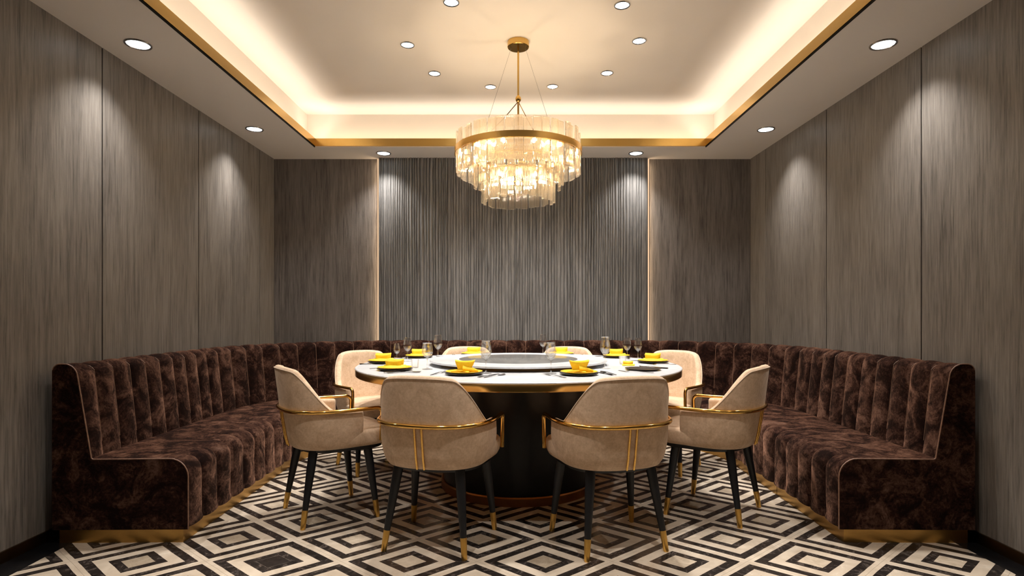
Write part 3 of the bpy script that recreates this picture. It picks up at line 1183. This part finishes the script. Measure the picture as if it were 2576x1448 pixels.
def wine_mb(h, rb, rm, rt, stem):
    """double walled bowl: widest rm, rim rt"""
    z0 = stem
    out = [(0, .0), (rb * .98, .0), (rb, .0012), (rb * .5, .0035), (.006, .008), (.0035, .016), (.0032, z0 - .01), (.006, z0 + .001)]
    bowl = []
    n = 10
    for i in range(1, n + 1):
        t_ = i / n
        if t_ < .38:
            q = t_ / .38
            r_ = .008 + (rm - .008) * (q ** .85 * .6 + .4 * math.sin(q * PI / 2))
        else:
            q = (t_ - .38) / .62
            r_ = rm + (rt - rm) * (q * q * (3 - 2 * q))
        bowl.append((r_, z0 + (h - z0) * t_))
    inner = [(r_ - .0011, z + (.0006 if i == len(bowl) - 1 else .0008)) for i, (r_, z) in enumerate(bowl)]
    prof = out + bowl + list(reversed(inner)) + [(0, z0 + .004)]
    return MB().lathe(prof, 28)
W1 = wine_mb(.178, .032, .031, .0225, .072).build('wine_glass', M_WGLASS, angle=60)
W2 = wine_mb(.153, .031, .033, .027, .062).build('wine_glass', M_WGLASS, angle=60)
wg = [(W1, -.150, 3.125, 1.0, 'tall wine glass standing right of the front left plate'),
      (W1, .202, 3.115, .95, 'tall wine glass standing left of the front right plate'),
      (W2, -.503, 3.362, 1.0, 'wide bowled wine glass behind the left plate near the camera'),
      (W1, -.529, 4.035, .98, 'slim wine glass left of the turntable, farthest right of the left group'),
      (W1, -.724, 3.932, .90, 'slim wine glass in the left group beside the smallest glass'),
      (W1, -.790, 3.90, .68, 'smallest wine glass in the left group'),
      (W1, .225, 4.40, .93, 'wine glass standing on the far side of the turntable, right of centre'),
      (W1, .540, 3.400, 1.05, 'tallest wine glass, standing alone right of the turntable'),
      (W1, .795, 4.035, .88, 'slim wine glass in the right group, left one of the pair'),
      (W1, .856, 3.966, .88, 'slim wine glass in the right group, right one of the pair')]
seen = set()
for (src, x, y, k, lab) in wg:
    if src.name in seen:
        o = src.copy(); COL.objects.link(o)
    else:
        seen.add(src.name); o = src
    o.location = (x, y, TZ)
    if math.hypot(x - TX, y - TY) < .64:
        o.location.z = TZ + .034 if math.hypot(x - TX, y - TY) < .54 else TZ
    o.scale = (min(1, k * 1.03), min(1, k * 1.03), k)
    tag(o, lab, 'glass', 'wine glasses on the table')
tum = MB().lathe([(0, 0), (.020, 0), (.021, .002), (.024, .050), (.0235, .0515), (.022, .050), (.019, .006), (0, .005)], 24).build('tumbler', M_WGLASS, angle=60)
tum.location = (-.590, 3.45, TZ); tag(tum, 'short clear tumbler right of the left napkin near the camera', 'glass', 'tumblers')
o = tum.copy(); COL.objects.link(o); o.location = (.700, 3.70, TZ); tag(o, 'short clear tumbler below the right group of wine glasses', 'glass', 'tumblers')

# ------------------------------------------------------------------ chandelier
CX, CY = .03, 3.72
ZR = 2.12
ct = thing('chandelier', 'round tiered chandelier of glass bars with brass ring hanging over the table', 'chandelier', (CX, CY, 0))
MB().lathe([(0, ZC - .001), (.070, ZC - .001), (.070, ZC - .036), (.066, ZC - .040), (0, ZC - .040)], 48).build('canopy', M_BRASS, ct)
MB().tube([(0, 0, ZC - .038), (0, 0, ZR - .01)], .0065, 12).build('rod', M_BRASS, ct)
MB().lathe([(0, 2.490), (.010, 2.488), (.017, 2.478), (.019, 2.468), (.017, 2.458), (.010, 2.448), (0, 2.446)], 20).build('ball_joint', M_GOLD, ct)
RR = .410
ring = MB()
prof = [(RR, ZR - .019), (RR, ZR + .019), (RR - .004, ZR + .019), (RR - .004, ZR - .019)]
ring.grid([[(q * math.cos(2 * PI * i / 96), q * math.sin(2 * PI * i / 96), z) for q, z in prof] for i in range(96)], closed_u=True, closed_v=True)
ring.build('brass_ring', M_BRASS, ct)
fr = MB()
for rr_, zz in ((.385, ZR - .012), (.268, 2.06), (.215, 1.985)):
    fr.tube([(rr_ * math.cos(2 * PI * i / 48), rr_ * math.sin(2 * PI * i / 48), zz) for i in range(48)], .004, 6, closed=True)
for k in range(4):
    a = PI / 4 + k * PI / 2
    c, s = math.cos(a), math.sin(a)
    fr.tube([(0, 0, ZR - .012), (.385 * c, .385 * s, ZR - .012)], .004, 6)
    fr.tube([(.268 * c, .268 * s, ZR - .012), (.268 * c, .268 * s, 2.06), (.215 * c, .215 * s, 1.985)], .003, 6)
fr.build('inner_frame', M_GOLD, ct)
for (p, q, r_) in (((0, 0, 2.452), (-.085, -.06, 2.33), .0028), ((0, 0, 2.452), (.075, .06, 2.33), .0028)):
    MB().tube([p, q, (q[0] * 3.0, q[1] * 3.0, ZR - .005)], r_, 6).build('cord', M_DBRASS, ct)
for sx in (-1, 1):
    MB().tube([(sx * .045, 0, ZC - .038), (sx * .232, .05, ZR + .12), (sx * .262, .06, ZR - .01)], .0011, 5).build('suspension_wire', M_STEEL, ct)
def bar_mb(w, d, h, flutes=5):
    """glass slab, fluted on the broad faces"""
    m = MB()
    rim = []
    n = flutes * 4
    for i in range(n + 1):
        t_ = i / n
        x = -w / 2 + w * t_
        e = min(t_, 1 - t_) * w
        y = -d / 2 * min(1, (.35 + .65 * min(1, e / .006))) - .0011 * abs(math.sin(PI * flutes * t_))
        rim.append((x, y))
    rim += [(-x, -y) for x, y in rim]
    rows = [[(x, y, z) for x, y in rim] for z in (0, h * .5, h)]
    m.grid(rows, closed_v=True, cap0=True, cap1=True)
    return m
bars = []
b0 = bar_mb(.056, .012, .255).build('glass_bar', M_BAR, ct, angle=40)
b1 = bar_mb(.052, .011, .20).build('glass_bar', M_BAR, ct, angle=40)
b2 = bar_mb(.042, .011, .19).build('glass_bar', M_BAR, ct, angle=40)
def tier(src, n, rad, zb, jit, ph=0):
    for i in range(n):
        o = src if i == 0 else src.copy()
        if i:
            COL.objects.link(o)
            o.parent = ct
        a = 2 * PI * (i + ph) / n
        rr_ = rad + (.008 if i % 2 else -.006)
        o.location = (rr_ * math.cos(a), rr_ * math.sin(a), zb + rnd.uniform(-jit, jit))
        o.rotation_euler = (0, 0, a + PI / 2 + rnd.uniform(-.12, .12))
tier(b0, 44, .385, 1.975, .010)
tier(b1, 28, .275, 1.90, .010, .3)
tier(b2, 30, .222, 1.80, .008, .5)
# bulbs
def bulb(x, y, z, r=.011):
    o = MB().lathe([(0, -r), (r * .7, -r * .7), (r, 0), (r * .85, r * .9), (r * .45, r * 1.8), (0, r * 2.1)], 12).build('bulb', M_BULB, ct)
    o.location = (x, y, z)
    return o
bl = bulb(0, 0, 0)
pos = [(.340 * math.cos(2 * PI * (k + .5) / 12), .340 * math.sin(2 * PI * (k + .5) / 12), ZR - .022) for k in range(12)] + \
      [(.15 * math.cos(2 * PI * k / 8), .15 * math.sin(2 * PI * k / 8), 1.955) for k in range(8)]
for i, p in enumerate(pos):
    o = bl if i == 0 else bl.copy()
    if i:
        COL.objects.link(o); o.parent = ct
    o.location = p
for (x, y, z, e) in [(.33 * math.cos(2 * PI * k / 6), .33 * math.sin(2 * PI * k / 6), ZR - .02, 1.6) for k in range(6)] + [(.10, 0, 1.92, 1.3), (-.05, .09, 1.92, 1.3), (-.05, -.09, 1.92, 1.3)]:
    l = bpy.data.lights.new('chandelier_glow', 'POINT')
    l.energy = E_CHAN * e
    l.color = C_CHAN
    l.shadow_soft_size = .009
    o = bpy.data.objects.new('chandelier_glow', l)
    COL.objects.link(o); o.parent = ct; o.location = (x, y, z)
